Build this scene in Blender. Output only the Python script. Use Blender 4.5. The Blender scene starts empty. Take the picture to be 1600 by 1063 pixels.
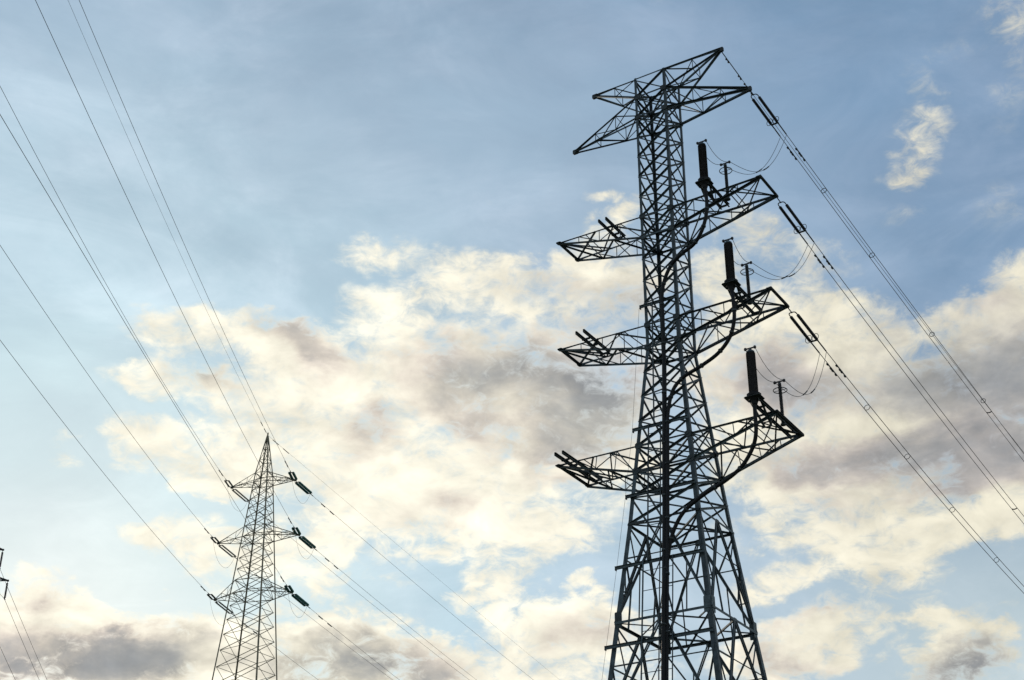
import bpy, math, random
from mathutils import Vector, Matrix
random.seed(7)
scene = bpy.context.scene

# ------------------------------------------------------------------ camera
cam_d = bpy.data.cameras.new('camera'); cam_o = bpy.data.objects.new('camera', cam_d); scene.collection.objects.link(cam_o)
cam_d.sensor_width = 36.0; cam_d.lens = 36.0 * 2300.0 / 1600.0; cam_d.clip_start = 0.1; cam_d.clip_end = 20000
cam_o.matrix_world = Matrix.Translation((0, 0, 1.7)) @ Matrix.Rotation(math.radians(90 + 28.636), 4, 'X') @ Matrix.Rotation(math.radians(0.2523), 4, 'Z')
scene.camera = cam_o

# ------------------------------------------------------------------ light: low veiled sun ahead, slightly left
SUN_AZ, SUN_EL = -18.0, 14.0              # degrees; azimuth from +Y towards +X
sd = bpy.data.lights.new('sun', 'SUN'); so = bpy.data.objects.new('sun', sd); scene.collection.objects.link(so)
sd.energy = 1.0; sd.angle = math.radians(10.0); sd.color = (1.0, 0.86, 0.68)
a_, e_ = math.radians(SUN_AZ), math.radians(SUN_EL)
to_sun = Vector((math.sin(a_) * math.cos(e_), math.cos(a_) * math.cos(e_), math.sin(e_)))
so.rotation_euler = to_sun.to_track_quat('Z', 'Y').to_euler()
scene.view_settings.view_transform = 'Standard'; scene.view_settings.look = 'None'
scene.view_settings.exposure = 0.0; scene.view_settings.gamma = 1.0; scene.view_settings.use_curve_mapping = False

JUMP = [(0.25, 0.25, 0.62), (0.25, 0.35, 0.62), (0.25, 0.35, 0.62)]

# ------------------------------------------------------------------ sky: Nishita air, thin high veil, broken back-lit cloud
# cloud masses as (azimuth*0.88, elevation, half width, half height, tilt, weight), all in degrees of sky
CLOUD = [(-12.48, 27.88, 2.59, 1.21, 0, 0.8), (-9.85, 28.05, 2.88, 1.34, -5, 0.8), (-7.87, 27.6, 3.15, 1.48, -10, 0.8), (-11.54, 25.91, 3.49, 1.45, 0, 0.9), 
    (-8.66, 25.56, 3.55, 1.96, 0, 1), (-13.85, 25.75, 2.05, 0.84, 0, 0.6), (-5.85, 26.5, 3.63, 2.47, 0, 0.9), (-9.73, 24.25, 3.48, 1.09, 0, 0.8), 
    (-6.67, 24.23, 3.31, 1.96, 0, 0.8), (-2.45, 27.14, 5.41, 2.98, 0, 1), (1.48, 26.43, 5.38, 3.23, 0, 1), (-2.61, 23.91, 6.2, 2.72, 0, 0.9), 
    (2.41, 23.94, 4.53, 2.47, 0, 0.9), (-1.03, 31.15, 4.09, 1.49, -8, 0.9), (2.02, 30.28, 4.81, 1.87, -10, 0.9), (-4.06, 30.32, 3.03, 1.24, 5, 0.7), 
    (4.33, 31.09, 3.05, 2.23, 0, 0.8), (-3.77, 29.21, 3.25, 0.99, 0, 0.35), (-5.81, 32.01, 2.43, 0.79, 15, 0.55), (3.79, 34.08, 1.18, 0.49, 0, 0.5), 
    (4.55, 33.36, 1.95, 0.74, 25, 0.7), (-0.87, 34.33, 0.95, 0.3, 0, 0.2), (-3.7, 21.42, 4.19, 1.83, 0, 0.8), (-0.43, 21.12, 3.96, 1.83, 0, 0.8), 
    (-6.1, 22.78, 2.57, 1.47, 0, 0.7), (-4.2, 22.13, 2.81, 1.47, 0, 0.6), (1.66, 20.99, 3.72, 1.34, 0, 0.6), (-1.39, 22.7, 5.2, 1.72, 0, 0.8), 
    (-0.88, 19.11, 2.4, 1.02, 10, 1.2), (2.44, 18.92, 1.09, 0.58, 0, 1), (-4.54, 19.44, 1.37, 0.6, 0, 0.3), (1.4, 17.48, 3.38, 1.68, 0, 0.9), 
    (-0.4, 16.29, 3.35, 1.66, 0, 0.9), (2.95, 16.39, 3.78, 2.13, 0, 1), (-2.63, 16.61, 2.68, 0.95, 0, 0.7), (-4.93, 17.93, 2.02, 0.6, -8, 0.6), 
    (-5.33, 17.13, 2.89, 0.95, 0, 0.7), (-12.4, 23.37, 3.16, 1.2, -15, 1.1), (-10.78, 23.17, 2.28, 1.08, 0, 0.9), (-14.26, 23.76, 1.11, 0.47, 0, 0.4), 
    (-16.16, 23.02, 0.97, 0.51, 0, 0.4), (-10.69, 20.04, 3.55, 1.78, 0, 0.9), (-12.91, 20.07, 1.52, 0.71, 0, 0.4), (-7.33, 20.28, 2.95, 1.93, 0, 0.9), 
    (-8.69, 23.11, 2.77, 1.46, 0, 0.6), (-10.07, 17.11, 2.82, 1.4, 0, 0.9), (-12.47, 18.21, 0.64, 0.28, 0, 0.4), (-6.99, 18.61, 1.57, 0.96, 0, 0.7), 
    (-8.41, 16.86, 3.06, 1.88, 0, 0.9), (-16.71, 18.12, 1.54, 1.02, -15, 0.9), (-16.75, 16.39, 3.22, 2.02, 0, 1), (-14.1, 15.85, 3.93, 1.82, -10, 1.2), 
    (-11.15, 15.98, 3.4, 1.5, 0, 1.1), (-16.15, 17.14, 2.25, 1.13, 0, 0.8), (-5.28, 16.06, 4.85, 1.65, 0, 1.1), (-12.3, 16.7, 2.33, 1.04, 0, 0.7), 
    (9.72, 32.09, 2.12, 1.34, 0, 0.75), (11.8, 30.52, 2.66, 1.45, 0, 0.45), (8.31, 30.24, 1.85, 1.35, 0, 0.8), (9.81, 27.52, 4.53, 2.69, 0, 1), 
    (12.27, 28.14, 2.82, 1.45, 0, 0.7), (12.96, 25.98, 4.35, 2.16, 0, 0.9), (14.72, 25.28, 3.8, 1.9, 0, 0.8), (8.91, 25.38, 2.82, 1.96, 0, 0.7), 
    (19.19, 29.16, 1.76, 1.62, 0, 1), (17.81, 27.72, 2.87, 1.64, 0, 0.8), (17.98, 26.01, 3.68, 2.1, 0, 1), (15.98, 27.77, 2.93, 1.42, 0, 0.3), 
    (16.12, 25.58, 3.75, 1.89, 0, 0.8), (11.81, 23.91, 5.45, 1.93, 0, 1), (16.07, 23.66, 5.2, 2.11, 0, 1), (9.89, 23.1, 3.43, 1.69, 0, 0.9), 
    (13.89, 22.25, 5.26, 1.42, 0, 0.9), (17.54, 21.8, 3.14, 2.08, 0, 0.9), (10.84, 20.97, 4.01, 1.31, 0, 0.95), (14.1, 20.43, 4.08, 1.17, 0, 0.9), 
    (12.88, 19.24, 3.44, 1.41, -8, 0.9), (9.1, 18.92, 2.44, 0.95, 0, 0.7), (17.34, 20.53, 2.69, 1.38, 0, 0.8), (13.32, 17.44, 5.48, 0.92, 0, 0.5), 
    (9.34, 16.42, 3.02, 1.63, 0, 1), (11.3, 16.54, 2.13, 1.16, 0, 0.8), (14.98, 15.57, 2.65, 1.58, 0, 1.1), (15.54, 16.66, 1.63, 0.68, 0, 0.7), 
    (14.67, 17.25, 1.04, 0.41, 0, 0.6), (16.57, 16.68, 1.21, 0.5, 0, 0.6), (16.12, 34.96, 1.41, 2.22, -22, 0.55), (15.23, 34.07, 1.46, 0.66, 0, 0.25), 
    (17, 37.24, 2.21, 0.74, 15, 0.16), (20.21, 37.52, 2.37, 3.37, 0, 0.2), (18.89, 31.97, 2.04, 1.39, 0, 0.16), (15.23, 32.37, 1.43, 0.83, 0, 0.15), 
    (20.69, 38.58, 1.67, 1.34, 0, 0.22), ]
SHADE = [(-8.42, 28.42, 3.16, 0.98, -10, 0.7), (-11.59, 26.39, 2.57, 1.09, 0, 0.6), (-7.38, 27.64, 2.67, 1.11, -15, 0.5), (-0.24, 27.18, 5.42, 2.74, 0, 1.1), 
    (3.66, 25.89, 4.12, 2.48, 0, 1.1), (-5.76, 24.9, 1.91, 1.23, 0, 0.6), (1.46, 24.2, 3.83, 1.11, 0, 0.5), (1.68, 22.96, 2.13, 0.74, 0, 0.5), 
    (4.52, 29.59, 3.5, 1.98, 0, 0.7), (1.27, 30.91, 3.06, 0.99, 0, 0.4), (17.91, 25.55, 4.1, 2.56, 0, 1.2), (15.33, 26.41, 2.92, 1.9, 0, 0.8), 
    (11.86, 26.59, 3.72, 1.94, 0, 0.5), (13.82, 23.58, 5.99, 1.19, 0, 1.2), (17.04, 22.81, 3.4, 1.63, 0, 1), (9.72, 26.54, 3.55, 1.95, 0, 0.7), 
    (17.03, 28.57, 2.7, 1.41, 0, 0.6), (-16.32, 15.52, 4.02, 1.79, 0, 1.4), (-13.45, 15.68, 3.53, 1.25, 0, 1.4), (-11.4, 16.31, 2.77, 1.16, 0, 0.9), 
    (-5.28, 16.18, 4.86, 1.3, 0, 1.4), (15.15, 15.32, 2.03, 1.35, 0, 1.3), (9.93, 15.69, 2.78, 0.93, 0, 0.6), (8.91, 16.44, 1.95, 1.17, 0, 0.4), 
    (3.19, 17.11, 2.46, 1.19, 0, 0.5), (-16.66, 17.78, 1.23, 0.68, 0, 0.5), (13.44, 22.29, 4.4, 0.95, 0, 0.4), (-2.32, 21.95, 3.75, 0.98, 0, 0.4), 
    (12.06, 17.66, 4.28, 0.7, 0, 0.4), (11.8, 30.52, 2.18, 1.21, 0, 0.4), ]
def build_world():
    w = bpy.data.worlds.new('World'); scene.world = w; w.use_nodes = True
    w.cycles.sampling_method = 'MANUAL'; w.cycles.sample_map_resolution = 256
    nt = w.node_tree; nt.nodes.clear(); N = nt.nodes.new; Lk = nt.links.new
    def inp(sock, v):
        if isinstance(v, (int, float)): sock.default_value = v
        elif isinstance(v, (tuple, list)): sock.default_value = v
        else: Lk(v, sock)
    def m(op, a, b=None, c=None, clamp=False):
        n = N('ShaderNodeMath'); n.operation = op; n.use_clamp = clamp
        for i, x in enumerate((a, b, c)):
            if x is not None: inp(n.inputs[i], x)
        return n.outputs[0]
    def vm(op, a, b=None, scale=None):
        n = N('ShaderNodeVectorMath'); n.operation = op; inp(n.inputs[0], a)
        if b is not None: inp(n.inputs[1], b)
        if scale is not None: inp(n.inputs['Scale'], scale)
        return n.outputs['Value'] if op in ('LENGTH', 'DOT_PRODUCT') else n.outputs['Vector']
    def noise(vec, scale, detail, rough, dist=0.0, out='Fac', lac=2.0):
        n = N('ShaderNodeTexNoise'); Lk(vec, n.inputs['Vector']); n.inputs['Scale'].default_value = scale; n.inputs['Detail'].default_value = detail
        n.inputs['Roughness'].default_value = rough; n.inputs['Distortion'].default_value = dist; n.inputs['Lacunarity'].default_value = lac
        return n.outputs[out]
    def sstep(x, lo, hi, o0=0.0, o1=1.0):
        n = N('ShaderNodeMapRange'); n.interpolation_type = 'SMOOTHSTEP'; inp(n.inputs['Value'], x)
        n.inputs['From Min'].default_value = lo; n.inputs['From Max'].default_value = hi; n.inputs['To Min'].default_value = o0; n.inputs['To Max'].default_value = o1
        return n.outputs['Result']
    def mix(f, a, b):
        n = N('ShaderNodeMix'); n.data_type = 'RGBA'; n.clamp_factor = True; inp(n.inputs[0], f); inp(n.inputs[6], a if not isinstance(a, tuple) else (*a, 1)); inp(n.inputs[7], b if not isinstance(b, tuple) else (*b, 1))
        return n.outputs[2]
    tc = N('ShaderNodeTexCoord'); D = tc.outputs['Generated']
    sp = N('ShaderNodeSeparateXYZ'); Lk(D, sp.inputs[0]); X, Y, Zc = sp.outputs
    az = m('MULTIPLY', m('ARCTAN2', X, Y), 57.2958 * 0.88); el = m('MULTIPLY', m('ARCSINE', Zc), 57.2958)
    cb = N('ShaderNodeCombineXYZ'); Lk(az, cb.inputs[0]); Lk(el, cb.inputs[1]); UV = cb.outputs[0]
    st = vm('MULTIPLY', D, (1.0, 1.0, 1.7))                       # clouds lie flat: finer across than along
    w1 = vm('SUBTRACT', noise(st, 9.0, 3, 0.5, out='Color'), (0.5, 0.5, 0.5)); w2 = vm('SUBTRACT', noise(st, 34.0, 5, 0.6, out='Color'), (0.5, 0.5, 0.5))
    P = vm('ADD', vm('ADD', UV, vm('SCALE', w1, scale=3.0)), vm('SCALE', w2, scale=1.5))
    sx = N('ShaderNodeSeparateXYZ'); Lk(P, sx.inputs[0]); cb2 = N('ShaderNodeCombineXYZ'); Lk(sx.outputs[0], cb2.inputs[0]); Lk(sx.outputs[1], cb2.inputs[1]); P = cb2.outputs[0]
    def field(tab):
        acc = 0.0
        for u, v, a, b, r, wt in tab:
            mp = N('ShaderNodeMapping'); mp.vector_type = 'TEXTURE'; Lk(P, mp.inputs['Vector']); mp.inputs['Location'].default_value = (u, v, 0)
            mp.inputs['Rotation'].default_value = (0, 0, math.radians(r)); mp.inputs['Scale'].default_value = (a, b, 1)
            g = N('ShaderNodeTexGradient'); g.gradient_type = 'SPHERICAL'; Lk(mp.outputs[0], g.inputs[0])
            acc = m('MULTIPLY_ADD', g.outputs['Fac'], wt, acc)
        return acc
    C = field(CLOUD); K = field(SHADE)
    # beyond the charted patch the same kind of broken cloud goes on, laid out by noise alone
    far = sstep(m('MAXIMUM', m('SUBTRACT', m('ABSOLUTE', az), 20.0), m('SUBTRACT', m('ABSOLUTE', m('SUBTRACT', el, 26.5)), 13.0)), 0.0, 6.0)
    gen = sstep(noise(st, 4.2, 4, 0.55), 0.46, 0.72); gk = sstep(noise(st, 5.6, 3, 0.5), 0.5, 0.72)
    C = m('MULTIPLY_ADD', m('MULTIPLY', gen, far), 0.8, C); K = m('MULTIPLY_ADD', m('MULTIPLY', gk, far), 0.7, K)
    n1 = noise(st, 24.0, 9, 0.56, 0.4); n2 = noise(st, 62.0, 8, 0.64, 0.6)
    det = m('ADD', m('MULTIPLY', m('SUBTRACT', n1, 0.5), 1.6), m('MULTIPLY', m('SUBTRACT', n2, 0.5), 1.45))
    C = m('SUBTRACT', m('MULTIPLY', m('DIVIDE', C, m('ADD', C, 0.6)), 1.25), m('MULTIPLY', sstep(el, 25.0, 18.0), 0.06))
    dens = m('ADD', C, det)
    low = sstep(el, 26.0, 17.0); alpha = m('ADD', m('MULTIPLY', sstep(dens, 0.06, 0.86), m('SUBTRACT', 1.0, low)), m('MULTIPLY', sstep(dens, 0.14, 0.74), low))
    alpha = m('MULTIPLY', alpha, sstep(C, 0.03, 0.50))
    ns = noise(st, 13.0, 7, 0.58, 0.3); K = m('DIVIDE', K, m('ADD', K, 0.75)); sh = m('MULTIPLY_ADD', m('SUBTRACT', ns, 0.5), 0.95, K)
    thick = m('MULTIPLY', sstep(sh, -0.05, 0.84), sstep(dens, 0.06, 0.85))
    # air
    sky = N('ShaderNodeTexSky'); sky.sky_type = 'NISHITA'; sky.sun_disc = False; sky.sun_elevation = math.radians(SUN_EL); sky.sun_rotation = math.radians(SUN_AZ)
    sky.air_density = 1.0; sky.dust_density = 0.2; sky.ozone_density = 1.0; sky.altitude = 100
    air = vm('SCALE', sky.outputs[0], scale=0.12)
    dsun = vm('DOT_PRODUCT', D, tuple(to_sun)); near = sstep(dsun, 0.80, 0.975)
    # thin high veil of ice cloud that scatters the hidden sun: its glow falls off with the angle from the sun
    ramp = N('ShaderNodeValToRGB'); Lk(dsun, ramp.inputs[0]); el_ = ramp.color_ramp.elements
    stops = [(0.5, (0.1384, 0.2384, 0.402)), (0.788, (0.2122, 0.3372, 0.4969)), (0.819, (0.2623, 0.3864, 0.5395)), (0.906, (0.3864, 0.521, 0.6445)), (0.9636, (0.521, 0.6939, 0.7758)), (0.988, (0.6939, 0.8388, 0.855)), (1.0, (0.855, 0.9131, 0.8714))]
    while len(el_) < len(stops): el_.new(0.5)
    for e, (p, c) in zip(el_, stops): e.position = p; e.color = (*c, 1)
    vn = noise(vm('MULTIPLY', D, (1.0, 1.0, 2.0)), 5.5, 6, 0.6, 0.6)
    veil = sstep(vn, 0.15, 0.85, 0.75, 0.98)
    vcol = vm('SCALE', ramp.outputs[0], scale=m('MULTIPLY_ADD', m('SUBTRACT', vn, 0.5), 0.34, 1.0))
    vcol = mix(m('MULTIPLY', sstep(el, 29.0, 14.0, 0.0, 0.85), m('SUBTRACT', 1.0, near)), vcol, (0.5776, 0.6724, 0.6724)); base = mix(veil, air, vcol)
    mo = m('MULTIPLY', sstep(noise(st, 11.0, 8, 0.62, 0.5), 0.36, 0.74), sstep(noise(D, 3.3, 3, 0.5), 0.30, 0.62)); base = mix(m('MULTIPLY', mo, 1.2), base, vm('ADD', vm('SCALE', base, scale=1.02), (0.085, 0.075, 0.075)))
    # faint fibrous cirrus drawn out along one wind direction
    rt = N('ShaderNodeMapping'); Lk(D, rt.inputs[0]); rt.inputs['Rotation'].default_value = (0.0, math.radians(38), math.radians(20)); rt.inputs['Scale'].default_value = (2.2, 5.0, 9.0)
    ci = m('MULTIPLY', sstep(noise(rt.outputs[0], 1.9, 8, 0.62, 0.8), 0.42, 0.80), sstep(noise(D, 4.0, 3, 0.5), 0.36, 0.62))
    base = mix(m('MULTIPLY', ci, 1.0), base, vm('ADD', vm('SCALE', base, scale=1.05), (0.10, 0.09, 0.085)))
    lit = mix(near, (0.8228, 0.7758, 0.624), (1.0452, 0.9911, 0.8228)); hue = sstep(noise(st, 7.0, 2, 0.5), 0.38, 0.62); mid = mix(near, mix(hue, (0.5089, 0.491, 0.4452), (0.5333, 0.4851, 0.4452)), mix(hue, (0.7605, 0.7084, 0.5841), (0.7682, 0.6795, 0.5841)))
    cl = mix(sstep(thick, 0.0, 0.62), lit, mid); cl = mix(sstep(thick, 0.35, 1.1), cl, (0.2462, 0.2623, 0.2831))
    n1s = noise(vm('ADD', st, vm('SCALE', tuple(to_sun), scale=0.016)), 24.0, 6, 0.56, 0.4)          # the same billows a little nearer the sun: lit and shaded sides
    cl = vm('SCALE', cl, scale=m('MULTIPLY_ADD', m('SUBTRACT', n1, n1s), 0.6, m('MULTIPLY_ADD', m('SUBTRACT', m('ADD', n1, ns), 1.0), 0.30, 1.0)))
    tot = mix(m('MULTIPLY', alpha, 0.96), base, cl)
    # the sky's lower rim below the horizon is dull earth haze
    bg = N('ShaderNodeBackground'); Lk(tot, bg.inputs[0]); bg.inputs[1].default_value = 1.0
    out = N('ShaderNodeOutputWorld'); Lk(bg.outputs[0], out.inputs[0])
build_world()

# ------------------------------------------------------------------ helpers
col = scene.collection
def V(*a): return Vector(a)

def new_mat(name, base, rough=0.6, metal=0.0, var=0.25, scale=3.0, spec=0.5, second=None, bump=0.0, tone=0.0):
    m = bpy.data.materials.new(name); m.use_nodes = True
    nt = m.node_tree; b = nt.nodes['Principled BSDF']
    tc = nt.nodes.new('ShaderNodeTexCoord')
    n = nt.nodes.new('ShaderNodeTexNoise'); n.inputs['Scale'].default_value = scale; n.inputs['Detail'].default_value = 5
    nt.links.new(tc.outputs['Object'], n.inputs['Vector'])
    r = nt.nodes.new('ShaderNodeValToRGB')
    lo = [c * (1 - var) for c in base]; hi = list(second) if second else [min(1, c * (1 + var)) for c in base]
    r.color_ramp.elements[0].position = 0.32; r.color_ramp.elements[0].color = (*lo, 1)
    r.color_ramp.elements[1].position = 0.68; r.color_ramp.elements[1].color = (*hi, 1)
    nt.links.new(n.outputs['Fac'], r.inputs['Fac'])
    oi = nt.nodes.new('ShaderNodeObjectInfo'); mr = nt.nodes.new('ShaderNodeMapRange'); mr.inputs['To Min'].default_value = 1 - tone; mr.inputs['To Max'].default_value = 1 + tone * 1.6
    nt.links.new(oi.outputs['Random'], mr.inputs['Value']); sc_ = nt.nodes.new('ShaderNodeVectorMath'); sc_.operation = 'SCALE'
    nt.links.new(r.outputs['Color'], sc_.inputs[0]); nt.links.new(mr.outputs[0], sc_.inputs['Scale']); nt.links.new(sc_.outputs[0], b.inputs['Base Color'])
    b.inputs['Roughness'].default_value = rough; b.inputs['Metallic'].default_value = metal
    b.inputs['Specular IOR Level'].default_value = spec
    if bump:
        bp = nt.nodes.new('ShaderNodeBump'); bp.inputs['Strength'].default_value = bump
        nt.links.new(n.outputs['Fac'], bp.inputs['Height']); nt.links.new(bp.outputs['Normal'], b.inputs['Normal'])
    return m

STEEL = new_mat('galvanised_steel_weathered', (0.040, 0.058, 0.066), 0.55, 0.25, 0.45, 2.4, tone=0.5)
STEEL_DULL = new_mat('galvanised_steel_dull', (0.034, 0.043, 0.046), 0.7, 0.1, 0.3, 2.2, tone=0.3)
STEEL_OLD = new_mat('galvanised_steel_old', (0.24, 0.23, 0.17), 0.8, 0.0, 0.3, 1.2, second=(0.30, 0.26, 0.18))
ALU = new_mat('stranded_aluminium', (0.10, 0.105, 0.11), 0.6, 0.3, 0.2, 6.0)
PORCELAIN = new_mat('brown_porcelain', (0.017, 0.014, 0.014), 0.45, 0.0, 0.3, 4.0)
RUBBER = new_mat('dark_silicone_rubber', (0.022, 0.022, 0.026), 0.55, 0.0, 0.3, 5.0)
GLASS = new_mat('dark_green_glass_discs', (0.040, 0.17, 0.14), 0.35, 0.0, 0.3, 8.0)
PALE = new_mat('grey_composite_insulator', (0.16, 0.17, 0.15), 0.5, 0.0, 0.2, 6.0)
SHEATH = new_mat('black_cable_sheath', (0.010, 0.011, 0.013), 0.6, 0.0, 0.3, 2.0, spec=0.25)
CONCRETE = new_mat('footing_concrete', (0.30, 0.29, 0.27), 0.9, 0.0, 0.2, 2.0, bump=0.2)

def obj(name, verts, faces, mat, parent=None, smooth=False, origin=None):
    o0 = Vector(origin) if origin is not None else Vector((0, 0, 0))
    me = bpy.data.meshes.new(name)
    me.from_pydata([tuple(Vector(v) - o0) for v in verts], [], faces); me.update()
    if smooth: me.polygons.foreach_set('use_smooth', [True] * len(me.polygons))
    me.materials.append(mat)
    o = bpy.data.objects.new(name, me); col.objects.link(o); o.location = o0
    if parent: o.parent = parent
    return o
def empty(name, loc=(0, 0, 0), rz=0.0, parent=None):
    o = bpy.data.objects.new(name, None); col.objects.link(o); o.location = loc; o.rotation_euler = (0, 0, rz)
    o.empty_display_size = 0.5
    if parent: o.parent = parent
    return o
def tag(o, label, cat, group=None, kind=None):
    if label: o['label'] = label
    if cat: o['category'] = cat
    if group: o['group'] = group
    if kind: o['kind'] = kind
    return o

def frame(axis, hint):
    ax = axis.normalized(); e1 = hint - ax * hint.dot(ax)
    if e1.length < 1e-4: e1 = ax.orthogonal()
    e1.normalize(); return ax, e1, ax.cross(e1)
def prism(p, q, prof, hint):
    """extrude a closed 2-D profile from p to q; hint fixes the profile's first axis"""
    ax, e1, e2 = frame(q - p, hint); n = len(prof)
    vs = [p + e1 * u + e2 * v for u, v in prof] + [q + e1 * u + e2 * v for u, v in prof]
    fs = [(i, (i + 1) % n, n + (i + 1) % n, n + i) for i in range(n)] + [tuple(range(n))[::-1], tuple(range(n, 2 * n))]
    return vs, fs
def angle_prof(s, t): c = s * 0.35; return [(-c, -c), (s - c, -c), (s - c, t - c), (t - c, t - c), (t - c, s - c), (-c, s - c)]
def channel_prof(h, w, t): return [(-h / 2, 0), (h / 2, 0), (h / 2, w), (h / 2 - t, w), (h / 2 - t, t), (-h / 2 + t, t), (-h / 2 + t, w), (-h / 2, w)]
def box_prof(a, b): return [(-a / 2, -b / 2), (a / 2, -b / 2), (a / 2, b / 2), (-a / 2, b / 2)]
def member(name, p, q, s, parent, hint, mat=None, t=None, trim=0.0):
    p = Vector(p); q = Vector(q)
    if trim: d = (q - p).normalized(); p = p + d * trim; q = q - d * trim
    vs, fs = prism(p, q, angle_prof(s, t or max(0.012, s * 0.14)), Vector(hint))
    return obj(name, vs, fs, mat or STEEL, parent, origin=p)
def bar(name, p, q, prof, parent, hint, mat):
    p = Vector(p); vs, fs = prism(p, Vector(q), prof, Vector(hint)); return obj(name, vs, fs, mat, parent, origin=p)

def tube_data(pts, r, n=6):
    pts = [Vector(p) for p in pts]; vs = []; fs = []; e1 = None
    for i, p in enumerate(pts):
        d = (pts[min(i + 1, len(pts) - 1)] - pts[max(i - 1, 0)]).normalized()
        if e1 is None: e1 = d.orthogonal().normalized()
        e1 = (e1 - d * e1.dot(d)).normalized(); e2 = d.cross(e1)
        rr = r[i] if isinstance(r, (list, tuple)) else r
        for k in range(n):
            a = 2 * math.pi * k / n; vs.append(p + (e1 * math.cos(a) + e2 * math.sin(a)) * rr)
    for i in range(len(pts) - 1):
        for k in range(n): fs.append((i * n + k, i * n + (k + 1) % n, (i + 1) * n + (k + 1) % n, (i + 1) * n + k))
    fs += [tuple(range(n))[::-1], tuple((len(pts) - 1) * n + k for k in range(n))]
    return vs, fs
def tube(name, pts, r, mat, parent=None, n=6):
    vs, fs = tube_data(pts, r, n); return obj(name, vs, fs, mat, parent, smooth=True)
def lathe(name, p, q, prof, mat, parent, n=16):
    """prof: list of (fraction along p..q, radius)"""
    p = Vector(p); q = Vector(q); ax, e1, e2 = frame(q - p, Vector((0.31, 0.77, 0.2))); L = (q - p).length
    vs = []; fs = []
    for f, r in prof:
        for k in range(n):
            a = 2 * math.pi * k / n; vs.append(p + ax * (f * L) + (e1 * math.cos(a) + e2 * math.sin(a)) * r)
    for i in range(len(prof) - 1):
        for k in range(n): fs.append((i * n + k, i * n + (k + 1) % n, (i + 1) * n + (k + 1) % n, (i + 1) * n + k))
    fs += [tuple(range(n))[::-1], tuple((len(prof) - 1) * n + k for k in range(n))]
    return obj(name, vs, fs, mat, parent, origin=p)
def shed_prof(n, r0, r1):
    pr = [(0, r0)]
    for i in range(n):
        f = (i + 0.15) / n; pr += [(f, r0), (f + 0.30 / n, r1), (f + 0.42 / n, r1 * 0.98), (f + 0.62 / n, r0)]
    return pr + [(1, r0)]
def torus(name, c, axis, R, r, mat, parent, n=28, m=6, squash=1.0, up=None):
    c = Vector(c); ax, e1, e2 = frame(Vector(axis), Vector(up) if up else Vector((0.3, 0.2, 0.9)))
    vs = []; fs = []
    for i in range(n):
        a = 2 * math.pi * i / n; d = e1 * math.cos(a) + e2 * math.sin(a) * squash
        for k in range(m):
            b = 2 * math.pi * k / m; vs.append(c + d * (R + r * math.cos(b)) + ax * (r * math.sin(b)))
    for i in range(n):
        for k in range(m): fs.append((i * m + k, ((i + 1) % n) * m + k, ((i + 1) % n) * m + (k + 1) % m, i * m + (k + 1) % m))
    return obj(name, vs, fs, mat, parent, smooth=True)
def plate(name, c, u, v, w, su, sv, sw, mat, parent, cut=0.25):
    """octagonal gusset plate centred at c, sides su x sv in directions u, v and thickness sw along w"""
    c = Vector(c); u = Vector(u).normalized(); v = Vector(v).normalized(); w = Vector(w).normalized()
    k = cut; prof = [(-1 + k, -1), (1 - k, -1), (1, -1 + k), (1, 1 - k), (1 - k, 1), (-1 + k, 1), (-1, 1 - k), (-1, -1 + k)]
    vs = [c + u * (a * su / 2) + v * (b * sv / 2) + w * (s * sw / 2) for s in (-1, 1) for a, b in prof]
    fs = [(i, (i + 1) % 8, 8 + (i + 1) % 8, 8 + i) for i in range(8)] + [tuple(range(8))[::-1], tuple(range(8, 16))]
    return obj(name, vs, fs, mat, parent, origin=c)

CORN = [(-1, -1), (1, -1), (1, 1), (-1, 1)]                 # the four corner legs, going round
FACES = [(0, 1), (1, 2), (2, 3), (3, 0)]
NORM = [V(0, -1, 0), V(1, 0, 0), V(0, 1, 0), V(-1, 0, 0)]

def truss_face(par, A0, A1, B0, B1, n, s, hint, posts=True, cross=False, start=0, skip_last=False, name='brace', mat=None):
    """web members between chord A0-A1 and chord B0-B1, in n panels"""
    A0, A1, B0, B1 = map(Vector, (A0, A1, B0, B1)); h = Vector(hint)
    for i in range(n):
        f0 = i / n; f1 = (i + 1) / n
        a0, a1 = A0.lerp(A1, f0), A0.lerp(A1, f1); b0, b1 = B0.lerp(B1, f0), B0.lerp(B1, f1)
        if posts and i > 0 and (a0 - b0).length > 0.12: member('post', a0, b0, s * 0.8, par, h, mat)
        if skip_last and i == n - 1: continue
        if (i + start) % 2 == 0 or cross:
            if (a0 - b1).length > 0.15: member(name, a0 + h * 0.01, b1 + h * 0.01, s, par, h, mat)
        if (i + start) % 2 == 1 or cross:
            if (b0 - a1).length > 0.15: member(name, b0 - h * 0.01, a1 - h * 0.01, s, par, h, mat)

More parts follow.
